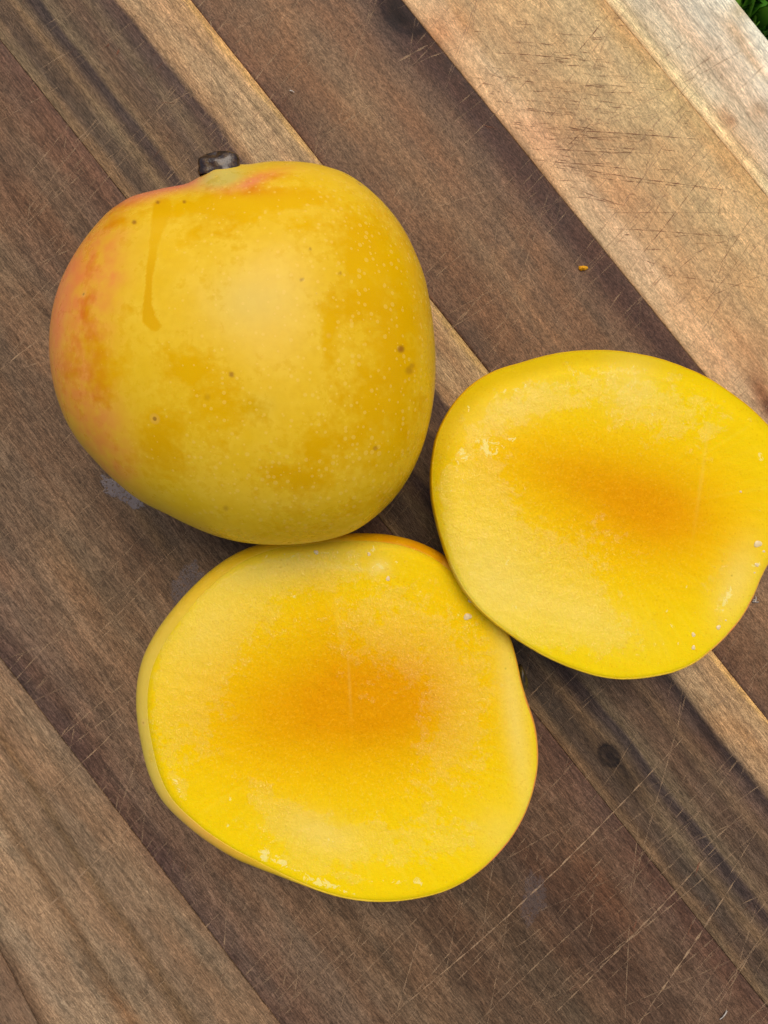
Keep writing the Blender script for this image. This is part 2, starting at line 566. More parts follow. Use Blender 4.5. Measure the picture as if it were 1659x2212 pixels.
for k in range(115):                        # long pale cuts
    x, y = random.uniform(-200, 1500), random.uniform(100, 2400)
    a = R(random.choice([-46, -44, -48, -50, -42, -75]) + random.gauss(0, 4))
    L = random.uniform(260, 700)
    scr(light_s, [(x, y), (x + L * math.cos(a), y + L * math.sin(a))], random.uniform(2.4, 4.2), random.uniform(0.2, 0.42))
for k in range(70):                        # whitish dry nicks
    x, y = random.uniform(0, 1659), random.uniform(0, 2212)
    a = R(random.uniform(-70, -20))
    L = random.uniform(4, 12)
    scr(light_s, [(x, y), (x + L * math.cos(a), y + L * math.sin(a))], random.uniform(1.5, 3.0), random.uniform(0.3, 0.8))


def r2(x, y):
    return 829.5 + x * 0.4998, y * 0.4998


for (x0, y0, x1, y1, wd, al) in [(430, 225, 1000, 275, 2.2, 0.7), (600, 350, 650, 354, 2.4, 0.9), (560, 470, 830, 500, 2.0, 0.7), (700, 555, 1400, 605, 2.4, 0.85),
                                 (720, 600, 1050, 590, 2.0, 0.6), (640, 640, 1170, 665, 2.2, 0.7), (640, 690, 1100, 735, 2.2, 0.7), (780, 720, 1540, 830, 2.2, 0.8),
                                 (860, 760, 1400, 815, 2.0, 0.6), (820, 815, 1000, 880, 2.4, 0.7), (850, 850, 1050, 890, 2.2, 0.6), (930, 985, 1540, 1025, 2.0, 0.7),
                                 (860, 920, 1540, 918, 1.8, 0.5), (1080, 1110, 1300, 1180, 2.2, 0.6), (1090, 1040, 1460, 1000, 1.8, 0.4), (1050, 1160, 1659, 1250, 1.8, 0.5),
                                 (985, 50, 820, 245, 2.2, 0.7), (905, 520, 760, 660, 2.0, 0.6), (1465, 645, 1060, 1170, 2.2, 0.7), (1250, 760, 1130, 1000, 1.8, 0.45),
                                 (1470, 780, 1440, 960, 2.4, 0.5), (1659, 830, 1350, 1300, 2.0, 0.5), (1620, 1000, 1300, 1420, 2.0, 0.5), (1400, 1060, 1180, 1240, 2.0, 0.5),
                                 (1659, 1180, 1330, 1310, 1.8, 0.5), (1560, 1040, 1280, 1060, 1.6, 0.4), (620, 420, 1000, 560, 1.6, 0.3), (1240, 540, 1000, 660, 1.6, 0.3),
                                 (420, 540, 500, 560, 2.6, 0.7), (440, 545, 470, 570, 2.2, 0.6), (1340, 1300, 1560, 1475, 2.0, 0.4), (1500, 1060, 1400, 1300, 1.8, 0.4)]:
    scr(dark_s, [r2(x0, y0), r2(x1, y1)], wd, al)
for k in range(420):                       # the bundle of near-level fine cuts on the tan strip
    x = random.gauss(700, 260)
    y = random.gauss(560, 300)
    if not (100 < x < 1500 and 20 < y < 1300) or x < 0.78 * y + 110 or x > 0.83 * y + 930:
        continue
    a = R(random.gauss(6, 4))
    L = random.choice([30, 50, 80, 140])
    scr(dark_s, [r2(x, y), r2(x + L * math.cos(a), y + L * math.sin(a))], random.uniform(1.5, 2.8), random.uniform(0.2, 0.6))
for k in range(120):
    x = random.uniform(1000, 1659)
    y = random.uniform(700, 1475)
    if x < 0.8 * y + 130:
        continue
    a = R(random.choice([-50, -60, 20, 5, -80]) + random.gauss(0, 6))
    L = random.choice([40, 80, 140])
    scr(dark_s, [r2(x, y), r2(x + L * math.cos(a), y + L * math.sin(a))], random.uniform(1.0, 1.8), random.uniform(0.15, 0.45))
for k in range(110):                       # shallow dark cuts on the brown strips, left and lower right
    x, y = random.choice([(random.uniform(0, 600), random.uniform(1000, 2200)), (random.uniform(600, 1659), random.uniform(1600, 2212)),
                          (random.uniform(0, 700), random.uniform(0, 500))])
    a = R(random.choice([-52, -65, -75, -40]) + random.gauss(0, 6))
    L = random.choice([14, 30, 60, 90])
    scr(dark_s, [(x, y), (x + L * math.cos(a), y + L * math.sin(a))], random.uniform(1.0, 2.0), random.uniform(0.15, 0.5))
for (x0, y0, x1, y1, wd) in [(236, 94, 231, 102, 4), (258, 104, 252, 120, 4), (221, 102, 236, 98, 2.5), (350, 222, 378, 223, 2.5), (135, 235, 141, 234, 5),
                             (1512, 1860, 1500, 1895, 4), (1495, 1995, 1485, 2020, 5), (1378, 1985, 1366, 2010, 3), (405, 1860, 400, 1880, 3)]:
    scr(dark_s, [(x0, y0), (x1, y1)], wd, 1.0)


def ribbons(lst, z):
    co, fc, al = [], [], []
    for pts, wd, alpha in lst:
        (x0, y0), (x1, y1) = pts
        L = math.hypot(x1 - x0, y1 - y0)
        n = max(2, int(L / 12) + 1)
        nxp, nyp = -(y1 - y0) / L, (x1 - x0) / L
        ph = random.uniform(0, 6.28)
        bow = random.gauss(0, 0.008) * L
        b0 = len(co)
        for q in range(n + 1):
            t = q / n
            off = bow * math.sin(math.pi * t) + 0.5 * math.sin(9 * t + ph) + random.gauss(0, 0.25)
            ww = wd * 0.5 * (0.55 + 0.45 * math.sin(q * 1.7 + ph)) * (0.25 + 0.75 * math.sin(math.pi * min(1, max(0, t * 0.94 + 0.03))) ** 0.6) * random.uniform(0.75, 1.2)
            cx, cy = x0 + (x1 - x0) * t + nxp * off, y0 + (y1 - y0) * t + nyp * off
            for sg in (-1, 1):
                bx, by = to_board(cx + sg * nxp * ww, cy + sg * nyp * ww)
                co.append((float(bx), float(by), z))
                al.append(alpha * (0.55 + 0.45 * math.sin(math.pi * t)))
            if q:
                k = b0 + q * 2
                fc.append((k - 2, k - 1, k + 1, k))
    return np.array(co), np.array(fc), np.array(al)


def scratch_material(name, col, col2):
    g = NT(name)
    v = g.coord()
    n = g.noise(v, 9.0, 3.0, 0.65)
    n2 = g.noise(v, 1.6, 2.0)
    a = g.math('MULTIPLY', g.attr('cut'), g.mr(n, 0.22, 0.52))
    a = g.math('MULTIPLY', a, g.mr(n2, 0.25, 0.6, 0.5, 1.15), clamp=True)
    g.set(Base_Color=g.mix(n2, s2l(col), s2l(col2)), Roughness=0.7, Alpha=a, Specular_IOR_Level=0.2)
    return g.m


for lst, z, nm, mt, lab in ((light_s, 0.00004, 'knife_scratch', scratch_material('scratch_light', (196, 164, 130), (180, 148, 108)), 'pale fine knife scratches'),
                            (dark_s, 0.00007, 'knife_scratch', scratch_material('scratch_dark', (112, 70, 50), (136, 90, 64)), 'dark fine knife cuts')):
    # keep every cut on the board
    lst = [s for s in lst if all(to_board(*p)[1] < joint_y(6, to_board(*p)[0]) - 0.006 for p in s[0])]
    co, fc, al = ribbons(lst, z)
    me = mesh_from(nm, co, fc, False)
    fattr(me, 'cut', al)
    o = link(nm, me, mt, board)
    o['kind'] = 'stuff'
    o['label'] = lab

# ------------------------------------------------------------------ lawn under and beside the board
g = NT('soil_green')
v = g.coord()
g.set(Base_Color=g.mix(g.noise(v, 0.8, 4.0), s2l((24, 34, 14)), s2l((40, 62, 18))), Roughness=0.95)
me = mesh_from('lawn', [(-6, -6, -THICK - 0.001), (6, -6, -THICK - 0.001), (6, 6, -THICK - 0.001), (-6, 6, -THICK - 0.001)], [(0, 1, 2, 3)], False)
lawn = link('lawn', me, g.m)
lawn['kind'] = 'structure'
co, fc, sh = [], [], []
vx, vy = -UY, UX                           # outward from the board's edge
for k in range(5200):
    bx = random.uniform(-0.26, 0.10)
    dy = 0.006 + abs(random.gauss(0, 0.05))
    by = joint_y(6, bx) + dy
    x, y = bx * UX - by * UY, bx * UY + by * UX
    hgt = random.uniform(0.010, 0.026)
    wd = random.uniform(0.0024, 0.0055)
    az = random.uniform(0, 6.28)
    lean = random.uniform(0.2, 1.0) * hgt
    dx, dyy = math.cos(az), math.sin(az)
    # keep blades from leaning into the board
    if dx * vx + dyy * vy < 0:
        lean *= min(1.0, (dy - 0.004) / 0.03)
    tw = az + math.pi / 2 + random.uniform(-0.5, 0.5)
    tx, ty = math.cos(tw), math.sin(tw)
    b0 = len(co)
    s0 = random.random()
    for q, t in enumerate((0, 0.35, 0.7, 1.0)):
        ww = wd * (1, 0.95, 0.65, 0.08)[q]
        cx, cy, cz = x + dx * lean * t ** 1.7, y + dyy * lean * t ** 1.7, -THICK - 0.001 + hgt * (t - 0.18 * t * t)
        co.append((cx - tx * ww, cy - ty * ww, cz))
        co.append((cx + tx * ww, cy + ty * ww, cz + 0.0006))
        sh += [s0, s0]
        if q:
            kk = b0 + q * 2
            fc.append((kk - 2, kk - 1, kk + 1, kk))
me = mesh_from('grass', co, fc, True)
fattr(me, 'shade', sh)
g = NT('grass_blade')
g.set(Base_Color=g.ramp(g.attr('shade'), [(0, s2l((52, 100, 22))), (0.5, s2l((78, 142, 30))), (1, s2l((126, 176, 54)))]),
      Roughness=0.5, Subsurface_Weight=0.0)
grass = link('grass', me, g.m)
grass['kind'] = 'stuff'
grass['label'] = 'short green grass beside the pale edge of the board'

# ------------------------------------------------------------------ fruit helpers
NTH = 640
TH = np.arange(NTH) / NTH * 2 * math.pi    # angle measured in the picture, y down


def radial(pts, c, smooth=5):
    p = np.array(pts, float)
    a = np.arctan2(p[:, 1] - c[1], p[:, 0] - c[0])
    r = np.hypot(p[:, 1] - c[1], p[:, 0] - c[0])
    o = np.argsort(a)
    a, r = a[o], r[o]
    a = np.concatenate([a - 2 * math.pi, a, a + 2 * math.pi])
    r = np.concatenate([r, r, r])
    t = np.where(TH > math.pi, TH - 2 * math.pi, TH)
    out = np.interp(t, a, r)
    if smooth:
        k = np.exp(-(np.arange(-3 * smooth, 3 * smooth + 1) / smooth) ** 2 / 2)
        k /= k.sum()
        out = np.convolve(np.concatenate([out[-3 * smooth:], out, out[:3 * smooth]]), k, 'valid')
    return out


def snoise(x, y, seed, scale, octs=3):
    """cheap smooth noise from sums of sines"""
    r_ = np.random.default_rng(seed)
    out = np.zeros_like(x)
    amp, tot = 1.0, 0.0
    for q in range(octs):
        acc = np.zeros_like(x)
        for j in range(5):
            a = r_.uniform(0, 6.28)
            f = r_.uniform(0.6, 1.4) * 2 * math.pi / scale * 2 ** q
            acc += np.sin(f * (x * math.cos(a) + y * math.sin(a)) + r_.uniform(0, 6.28))
        out += amp * acc / 5
        tot += amp
        amp *= 0.5
    return out / tot


# ------------------------------------------------------------------ whole mango
MO = [(446, 383), (412, 398), (380, 405), (330, 411), (280, 425), (235, 455), (195, 500), (160, 550), (130, 610), (113, 670), (106, 730), (108, 790),
      (120, 850), (140, 905), (170, 955), (205, 995), (250, 1040), (300, 1080), (360, 1110), (420, 1140), (480, 1162), (540, 1174), (600, 1177),
      (660, 1174), (715, 1165), (765, 1148), (810, 1118), (850, 1080), (885, 1030), (910, 975), (927, 915), (938, 850), (941, 780), (936, 710),
      (928, 650), (915, 590), (895, 540), (870, 490), (840, 450), (800, 410), (750, 375), (700, 358), (650, 350), (600, 350), (560, 355), (520, 363), (480, 370)]
mc = (523.0, 765.0)
target = radial(MO, mc, 3)
zc, hz = 0.0365, 0.0365
NPH = 300
cxw, cyw = W(mc[0], mc[1], zc + 0.004)
ph = np.linspace(-math.pi / 2, math.pi / 2, NPH)
nexp = 2.15
cph = np.abs(np.cos(ph)) ** (2 / nexp)
sph = np.sign(ph) * np.abs(np.sin(ph)) ** (2 / nexp)
Rw = target * (H - zc) / FPX
for it in range(9):
    X = cxw + Rw[None, :] * np.cos(TH)[None, :] * cph[:, None]
    Y = cyw - Rw[None, :] * np.sin(TH)[None, :] * cph[:, None]
    Z = zc + hz * np.repeat(sph[:, None], NTH, 1)
    tx, ty = T(X, Y, Z)
    a = np.arctan2(ty - mc[1], tx - mc[0]) % (2 * math.pi)
    r = np.hypot(ty - mc[1], tx - mc[0])
    b = (a / (2 * math.pi) * NTH + 0.5).astype(int) % NTH
    mx = np.zeros(NTH)
    np.maximum.at(mx, b.ravel(), r.ravel())
    for q in range(NTH):
        if mx[q] == 0:
            mx[q] = mx[q - 1]
    k = np.exp(-(np.arange(-12, 13) / 5.0) ** 2 / 2)
    k /= k.sum()
    ratio = target / mx
    ratio = np.convolve(np.concatenate([ratio[-12:], ratio, ratio[:12]]), k, 'valid')
    Rw = Rw * ratio
# stalk dimple on the far shoulder
th_s = math.atan2(382 - mc[1], 496 - mc[0]) % (2 * math.pi)
js = int(th_s / (2 * math.pi) * NTH)
iph = int(np.argmin(np.abs(sph - 0.47)))
P = np.stack([X, Y, Z], -1)
Cn = np.array([cxw, cyw, zc])
sp = P[iph, js].copy()
sn = sp - Cn
sn[2] *= 0.55
sn /= np.linalg.norm(sn)
d = np.linalg.norm(P - sp, axis=-1)
P = P - sn * (-0.0020 * np.exp(-(d / 0.0062) ** 2) - 0.0003 * np.exp(-((d - 0.0125) / 0.004) ** 2))[..., None]
P += (P - Cn) * (0.004 * snoise(X, Y, 3, 0.05)[..., None] * np.clip(cph, 0, 1)[:, None, None])
P[..., 2] += 0.0 - P[..., 2].min()
co = P.reshape(-1, 3)
tx, ty = T(co[:, 0], co[:, 1], co[:, 2])
up = co[:, 2] > 0.012
wet = np.zeros(len(co))
for (x, y, rx, ry, an, v_) in [
        (490, 440, 160, 30, -4, 0.95), (420, 500, 80, 20, -20, 0.5), (470, 505, 60, 14, -15, 0.5),
        (790, 560, 75, 120, 0, 1.0), (850, 800, 70, 240, 0, 0.85), (712, 720, 20, 80, 0, 0.75), (760, 660, 50, 60, 0, 0.6),
        (225, 800, 60, 80, 0, 0.75), (420, 800, 80, 50, 20, 0.7), (335, 940, 60, 70, 20, 0.9), (460, 890, 70, 60, 0, 0.65),
        (640, 1035, 110, 36, 5, 0.8), (365, 1010, 40, 34, 30, 0.7), (520, 880, 60, 40, 0, 0.4), (700, 960, 90, 50, 0, 0.5),
        (270, 440, 40, 14, -30, 0.8), (250, 480, 30, 14, -20, 0.7), (150, 510, 14, 36, 20, 0.7), (590, 425, 90, 22, 6, 0.9),
        (540, 470, 60, 14, 0, 0.6), (650, 480, 60, 20, 0, 0.5), (390, 530, 14, 10, 0, 0.6), (600, 380, 60, 10, 0, 0.5), (700, 430, 60, 16, 20, 0.5),
        (880, 640, 40, 160, 0, 0.7), (780, 900, 80, 100, 0, 0.55), (700, 1110, 200, 24, -10, 0.45), (190, 650, 26, 90, 5, 0.35), (160, 760, 20, 60, 0, 0.4)]:
    wet = 1 - (1 - wet) * (1 - v_ * blob(tx, ty, x, y, rx, ry, an, 2.2))
wet = 0.14 + 0.78 * wet
drip = stroke(tx, ty, [(352, 448, 22), (340, 490, 15), (330, 545, 9), (322, 600, 7), (319, 650, 8), (321, 690, 13), (335, 704, 12)], 0.4)
drip = np.where(up, drip, 0)
wet = np.maximum(wet, drip * 0.95)
blush = np.zeros(len(co))
for (x, y, rx, ry, an, v_) in [(150, 620, 85, 260, 8, 0.85), (190, 880, 60, 160, -25, 0.8), (260, 430, 110, 26, -18, 0.75), (230, 600, 30, 24, 0, 0.75),
                               (185, 600, 60, 90, 0, 0.45), (560, 385, 60, 14, -16, 0.95), (500, 408, 90, 14, 2, 0.7), (420, 398, 50, 12, -10, 0.5), (205, 700, 40, 80, 0, 0.35),
                               (240, 1000, 60, 40, 40, 0.55), (230, 520, 50, 60, 0, 0.45)]:
    blush = 1 - (1 - blush) * (1 - v_ * blob(tx, ty, x, y, rx, ry, an))
pink = np.clip(blob(tx, ty, 400, 392, 60, 12, -12) + blob(tx, ty, 130, 640, 26, 200, 8) * 0.5 + blob(tx, ty, 540, 395, 40, 8, -20) * 0.6 + blob(tx, ty, 300, 420, 100, 14, -14) * 0.7, 0, 1)
green = np.clip(blob(tx, ty, 478, 384, 46, 20, -10) * 1.5 + 0.35 * blob(tx, ty, 540, 650, 90, 60) + 0.25 * blob(tx, ty, 560, 880, 40, 30), 0, 1)
side = np.exp(-((np.abs(ph)[:, None].repeat(NTH, 1)).ravel() / 0.5) ** 2)


def mango_skin(name, whole=True):
    g = NT(name)
    v = g.coord()
    wet_ = g.attr('wet')
    n1 = g.noise(v, 1.3, 4.0, 0.6)
    n2 = g.noise(v, 5.0, 3.0, 0.6)
    n3 = g.noise(v, 0.55, 2.0, 0.5)
    m = g.math('ADD', wet_, g.math('MULTIPLY', g.math('SUBTRACT', n1, 0.5), 1.5))
    m = g.math('ADD', m, g.math('MULTIPLY', g.math('SUBTRACT', n2, 0.5), 0.85))
    wetm = g.mr(m, 0.18, 0.84)
    drip_ = g.attr('drip')
    wetm = g.math('MAXIMUM', wetm, g.math('MULTIPLY', g.mr(g.math('ADD', drip_, g.math('MULTIPLY', g.math('SUBTRACT', n2, 0.5), 0.9)), 0.35, 0.75), 0.5))
    bare = g.mix(g.mr(n3, 0.3, 0.7), s2l((226, 172, 2)), s2l((232, 182, 5)))
    bloom = g.mix(g.mr(n1, 0.25, 0.75), s2l((236, 191, 22)), s2l((240, 199, 48)))
    bloom = g.mix(g.mr(n2, 0.35, 0.7, 0, 0.5), bloom, s2l((230, 184, 22)))
    col = g.mix(wetm, bloom, bare)
    bl = g.math('MULTIPLY', g.attr('blush'), g.mr(g.noise(v, 2.2, 3.0, 0.6), 0.25, 0.7, 0.45, 1.1), clamp=True)
    red_b = g.mix(wetm, s2l((236, 140, 66)), s2l((214, 104, 16)))
    col = g.mix(bl, col, red_b)
    col = g.mix(g.attr('pink'), col, g.mix(n2, s2l((240, 146, 108)), s2l((230, 116, 80))))
    col = g.mix(g.math('MULTIPLY', g.attr('green'), 0.8), col, g.mix(wetm, s2l((206, 190, 96)), s2l((182, 160, 8))))
    # lenticels: pale dots, and a few brown ones
    vo = g.vor(v, 6.4, 1.0)
    sepc = g.node('ShaderNodeSeparateColor')
    g.put(sepc.inputs[0], vo.outputs['Color'])
    rad = g.math('MULTIPLY', sepc.outputs[0], 0.34)
    dn = g.attr('dots')
    rad = g.math('MULTIPLY', rad, dn)
    dot = g.mr(g.math('SUBTRACT', vo.outputs['Distance'], rad), -0.03, 0.03, 1.0, 0.0)
    dot = g.math('MULTIPLY', dot, g.mr(rad, 0.05, 0.12))
    col = g.mix(g.math('MULTIPLY', dot, 0.38), col, s2l((248, 208, 92)))
    vo2 = g.vor(v, 0.95, 1.0)
    sep2 = g.node('ShaderNodeSeparateColor')
    g.put(sep2.inputs[0], vo2.outputs['Color'])
    rad2 = g.mr(sep2.outputs[1], 0.72, 1.0, 0.0, 0.07, False)
    sp2 = g.mr(g.math('SUBTRACT', vo2.outputs['Distance'], rad2), -0.012, 0.012, 1.0, 0.0)
    sp2 = g.math('MULTIPLY', sp2, g.mr(rad2, 0.002, 0.01))
    halo = g.mr(g.math('SUBTRACT', vo2.outputs['Distance'], g.math('MULTIPLY', rad2, 1.9)), -0.03, 0.03, 1.0, 0.0)
    halo = g.math('MULTIPLY', halo, g.mr(rad2, 0.002, 0.01))
    col = g.mix(g.math('MULTIPLY', halo, 0.22), col, s2l((236, 190, 110)))
    col = g.mix(g.math('MULTIPLY', sp2, 0.6), col, s2l((120, 78, 30)))
    col = g.mix(g.attr('spot'), col, s2l((150, 92, 30)))
    hgt = g.math('ADD', g.math('MULTIPLY', n2, 0.3), g.math('ADD', g.math('MULTIPLY', dot, 0.15), g.math('MULTIPLY', g.noise(v, 22.0, 2.0), 0.12)))
    nrm = g.bump(hgt, 0.12, 0.0006)
    g.set(Base_Color=col, Roughness=g.mix(wetm, (0.29,) * 3, (0.18,) * 3), Normal=nrm,
          Specular_IOR_Level=g.mix(wetm, (0.20,) * 3, (0.06,) * 3), Subsurface_Weight=0.12, Subsurface_Radius=(1.0, 0.6, 0.15), Subsurface_Scale=0.002,
          Coat_Weight=g.math('MULTIPLY', g.mr(drip_, 0.4, 0.6), 0.15), Coat_Roughness=0.06)
    return g.m


skin_m = mango_skin('mango_skin')
mango = empty('whole_mango', (float(cxw), float(cyw), 0),
              'whole uncut yellow mango with a pink blush on one side and a dark stalk stub', 'mango')
off = np.array([cxw, cyw, 0.0])
me = mesh_from('skin', co - off, grid_faces(NPH, NTH, True)[:, ::1], True)
fattr(me, 'wet', wet)
fattr(me, 'drip', drip)
fattr(me, 'blush', blush)
fattr(me, 'pink', pink * np.where(up, 1, 0.5))
fattr(me, 'green', green * up)
fattr(me, 'dots', np.clip(0.85 + 0.3 * sm(520, 860, tx) + 0.25 * sm(800, 1050, ty) - 0.5 * sm(480, 300, tx), 0.2, 1.3))
spot = np.zeros(len(co))
for (x, y, r_, v_) in [(866, 754, 8, 0.8), (884, 800, 9, 0.45), (890, 790, 6, 0.4), (500, 809, 6, 0.7), (811, 968, 5, 0.6), (290, 480, 5, 0.8), (341, 437, 4, 0.8),
                       (398, 436, 4, 0.7), (735, 590, 4, 0.5), (652, 604, 4, 0.6), (670, 538, 3.5, 0.6), (448, 858, 7, 0.25), (488, 1098, 6, 0.35)]:
    spot = np.maximum(spot, v_ * blob(tx, ty, x, y, r_, r_, 0, 4))
fattr(me, 'spot', spot * up)
link('skin', me, skin_m, mango)

# stalk stub: a lumpy woody knob sitting in the dimple
base = sp - sn * 0.0004
upv = np.array([0.0, 0.0, 1.0])
e1 = np.cross(sn, upv)
e1 /= np.linalg.norm(e1)
e2 = np.cross(e1, sn)
prof = [(0.0, 0.0064), (0.0012, 0.0066), (0.0024, 0.0060), (0.0036, 0.0061), (0.0050, 0.0058), (0.0056, 0.0050), (0.0062, 0.0036), (0.0065, 0.0018), (0.0066, 0.0002)]
pts = []
for hgt, rr in [(a_ * 0.74, b_ * 0.74) for a_, b_ in prof]:
    for q in range(48):
        a = q / 48 * 2 * math.pi
        lump = 1 + 0.13 * math.sin(2 * a + 1 + hgt * 150) + 0.09 * math.sin(3 * a + hgt * 260) + 0.05 * math.sin(5 * a + 2 - hgt * 500)
        pts.append(base + sn * hgt * (1 + 0.15 * math.sin(a * 2 + 1)) + e1 * math.cos(a) * rr * lump * 1.0 + e2 * math.sin(a) * rr * lump * 0.80)
me = mesh_from('stalk_stub', np.array(pts) - off, grid_faces(len(prof), 48, True), True)
g = NT('stalk_wood')
v = g.coord()
n = g.noise(v, 6.0, 4.0, 0.6)
g.set(Base_Color=g.ramp(n, [(0.3, s2l((22, 12, 6))), (0.5, s2l((50, 28, 10))), (0.68, s2l((96, 70, 14)))]), Roughness=0.38, Normal=g.bump(g.noise(v, 9.0, 3.0), 0.5, 0.0008),
      Specular_IOR_Level=0.4, Coat_Weight=0.5, Coat_Roughness=0.08)
link('stalk_stub', me, g.m, mango)

# ------------------------------------------------------------------ mango halves


def flesh_material(name):
    g = NT(name)
    v = g.coord()
    n0 = g.noise(v, 0.8, 3.0, 0.55)
    gr = g.noise(v, 11.0, 3.0, 0.6, 0.6)
    gr2 = g.noise(v, 20.0, 2.0, 0.6, 0.4)
    n1 = g.noise(v, 2.4, 4.0, 0.65)
    o = g.math('ADD', g.attr('orange'), g.math('MULTIPLY', g.math('SUBTRACT', n1, 0.5), 0.16))
    o = g.math('ADD', o, g.math('MULTIPLY', g.math('SUBTRACT', gr, 0.5), 0.16), clamp=True)
    col = g.ramp(o, [(0.0, s2l((250, 216, 14))), (0.35, s2l((248, 202, 8))), (0.65, s2l((243, 188, 3))), (1.0, s2l((235, 163, 1)))])
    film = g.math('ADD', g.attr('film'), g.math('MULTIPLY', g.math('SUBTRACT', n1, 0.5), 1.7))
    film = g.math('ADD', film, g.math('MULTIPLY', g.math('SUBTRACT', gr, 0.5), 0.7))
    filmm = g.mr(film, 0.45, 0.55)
    # sky sheen of the wet film, painted pale into the colour
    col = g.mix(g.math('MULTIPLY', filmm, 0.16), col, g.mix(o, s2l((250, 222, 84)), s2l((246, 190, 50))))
    col = g.mix(g.attr('rim'), col, g.mix(n0, s2l((206, 172, 4)), s2l((222, 190, 10))))
    col = g.mix(g.attr('pale'), col, s2l((250, 226, 128)))  # pale flesh, with sheen of the wet edges painted in
    col = g.mix(g.math('MULTIPLY', g.attr('grain'), g.mr(gr, 0.40, 0.62, 0.5, 0.0)), col, g.mix(1.0, col, (0.86, 0.80, 0.7), 'MULTIPLY'))
    fleck = g.math('MULTIPLY', g.mr(g.noise(v, 15.0, 2.0, 0.6, 0.5), 0.57, 0.66), g.mr(g.math('ADD', g.attr('grain'), g.math('MULTIPLY', n1, 0.5)), 0.55, 1.0))
    col = g.mix(g.mr(g.attr('fibre'), 0.5, 0.95, 0.0, 0.07), col, g.mix(o, s2l((253, 228, 92)), s2l((248, 190, 30))))
    col = g.mix(g.mr(g.attr('fibre'), 0.5, 0.1, 0.0, 0.10), col, g.mix(1.0, col, (0.94, 0.88, 0.7), 'MULTIPLY'))
    col = g.mix(g.math('MULTIPLY', fleck, 0.32), col, g.mix(o, s2l((254, 230, 96)), s2l((252, 192, 40))))  # tiny glints of the wet grains put into the colour
    vp = g.vor(v, 7.5, 1.0)
    pore = g.math('MULTIPLY', g.mr(vp.outputs['Distance'], 0.16, 0.26, 1.0, 0.0), g.mr(n0, 0.42, 0.6))
    col = g.mix(g.math('MULTIPLY', pore, 0.45), col, g.mix(1.0, col, (0.86, 0.74, 0.5), 'MULTIPLY'))
    # pits at the rim
    vo = g.vor(v, 2.6, 1.0)
    pit = g.math('MULTIPLY', g.mr(vo.outputs['Distance'], 0.05, 0.12, 1.0, 0.0), g.attr('pits'))
    col = g.mix(g.math('MULTIPLY', pit, 0.55), col, s2l((176, 142, 24)))
    hgt = g.math('ADD', g.math('MULTIPLY', gr, 1.0), g.math('ADD', g.math('MULTIPLY', gr2, 0.4), g.math('MULTIPLY', n1, 1.2)))
    painted_glint = g.mr(g.math('ADD', g.attr('painted_glint'), g.math('MULTIPLY', g.math('SUBTRACT', g.noise(v, 4.5, 4.0, 0.72, 0.8), 0.5), 2.6)), 0.66, 0.74)
    painted_glint = g.math('MULTIPLY', painted_glint, g.mr(g.attr('painted_glint'), 0.1, 0.4))
    col = g.mix(g.math('MULTIPLY', painted_glint, 0.75), col, s2l((252, 234, 140)))  # broken wet glints painted as pale specks into the base colour
    cn = g.bump(g.math('ADD', g.noise(v, 4.2, 2.0, 0.5, 0.8), g.math('MULTIPLY', n1, 1.2)), 1.0, 0.0022)
    g.put(g.p.inputs['Coat Normal'], cn)
    nrm = g.bump(hgt, g.mr(g.attr('grain'), 0, 1, 0.05, 0.34, False), 0.0006)
    g.set(Base_Color=col, Roughness=g.mix(filmm, (0.5,) * 3, (0.26,) * 3), Normal=nrm, Specular_IOR_Level=g.mix(filmm, (0.02,) * 3, (0.12,) * 3),
          Coat_Weight=g.mix(filmm, (0.03,) * 3, (0.9,) * 3), Coat_Roughness=0.05, Coat_IOR=1.4,
          Subsurface_Weight=0.25, Subsurface_Radius=(1.0, 0.55, 0.1), Subsurface_Scale=0.003)
    return g.m


flesh_m = flesh_material('mango_flesh')


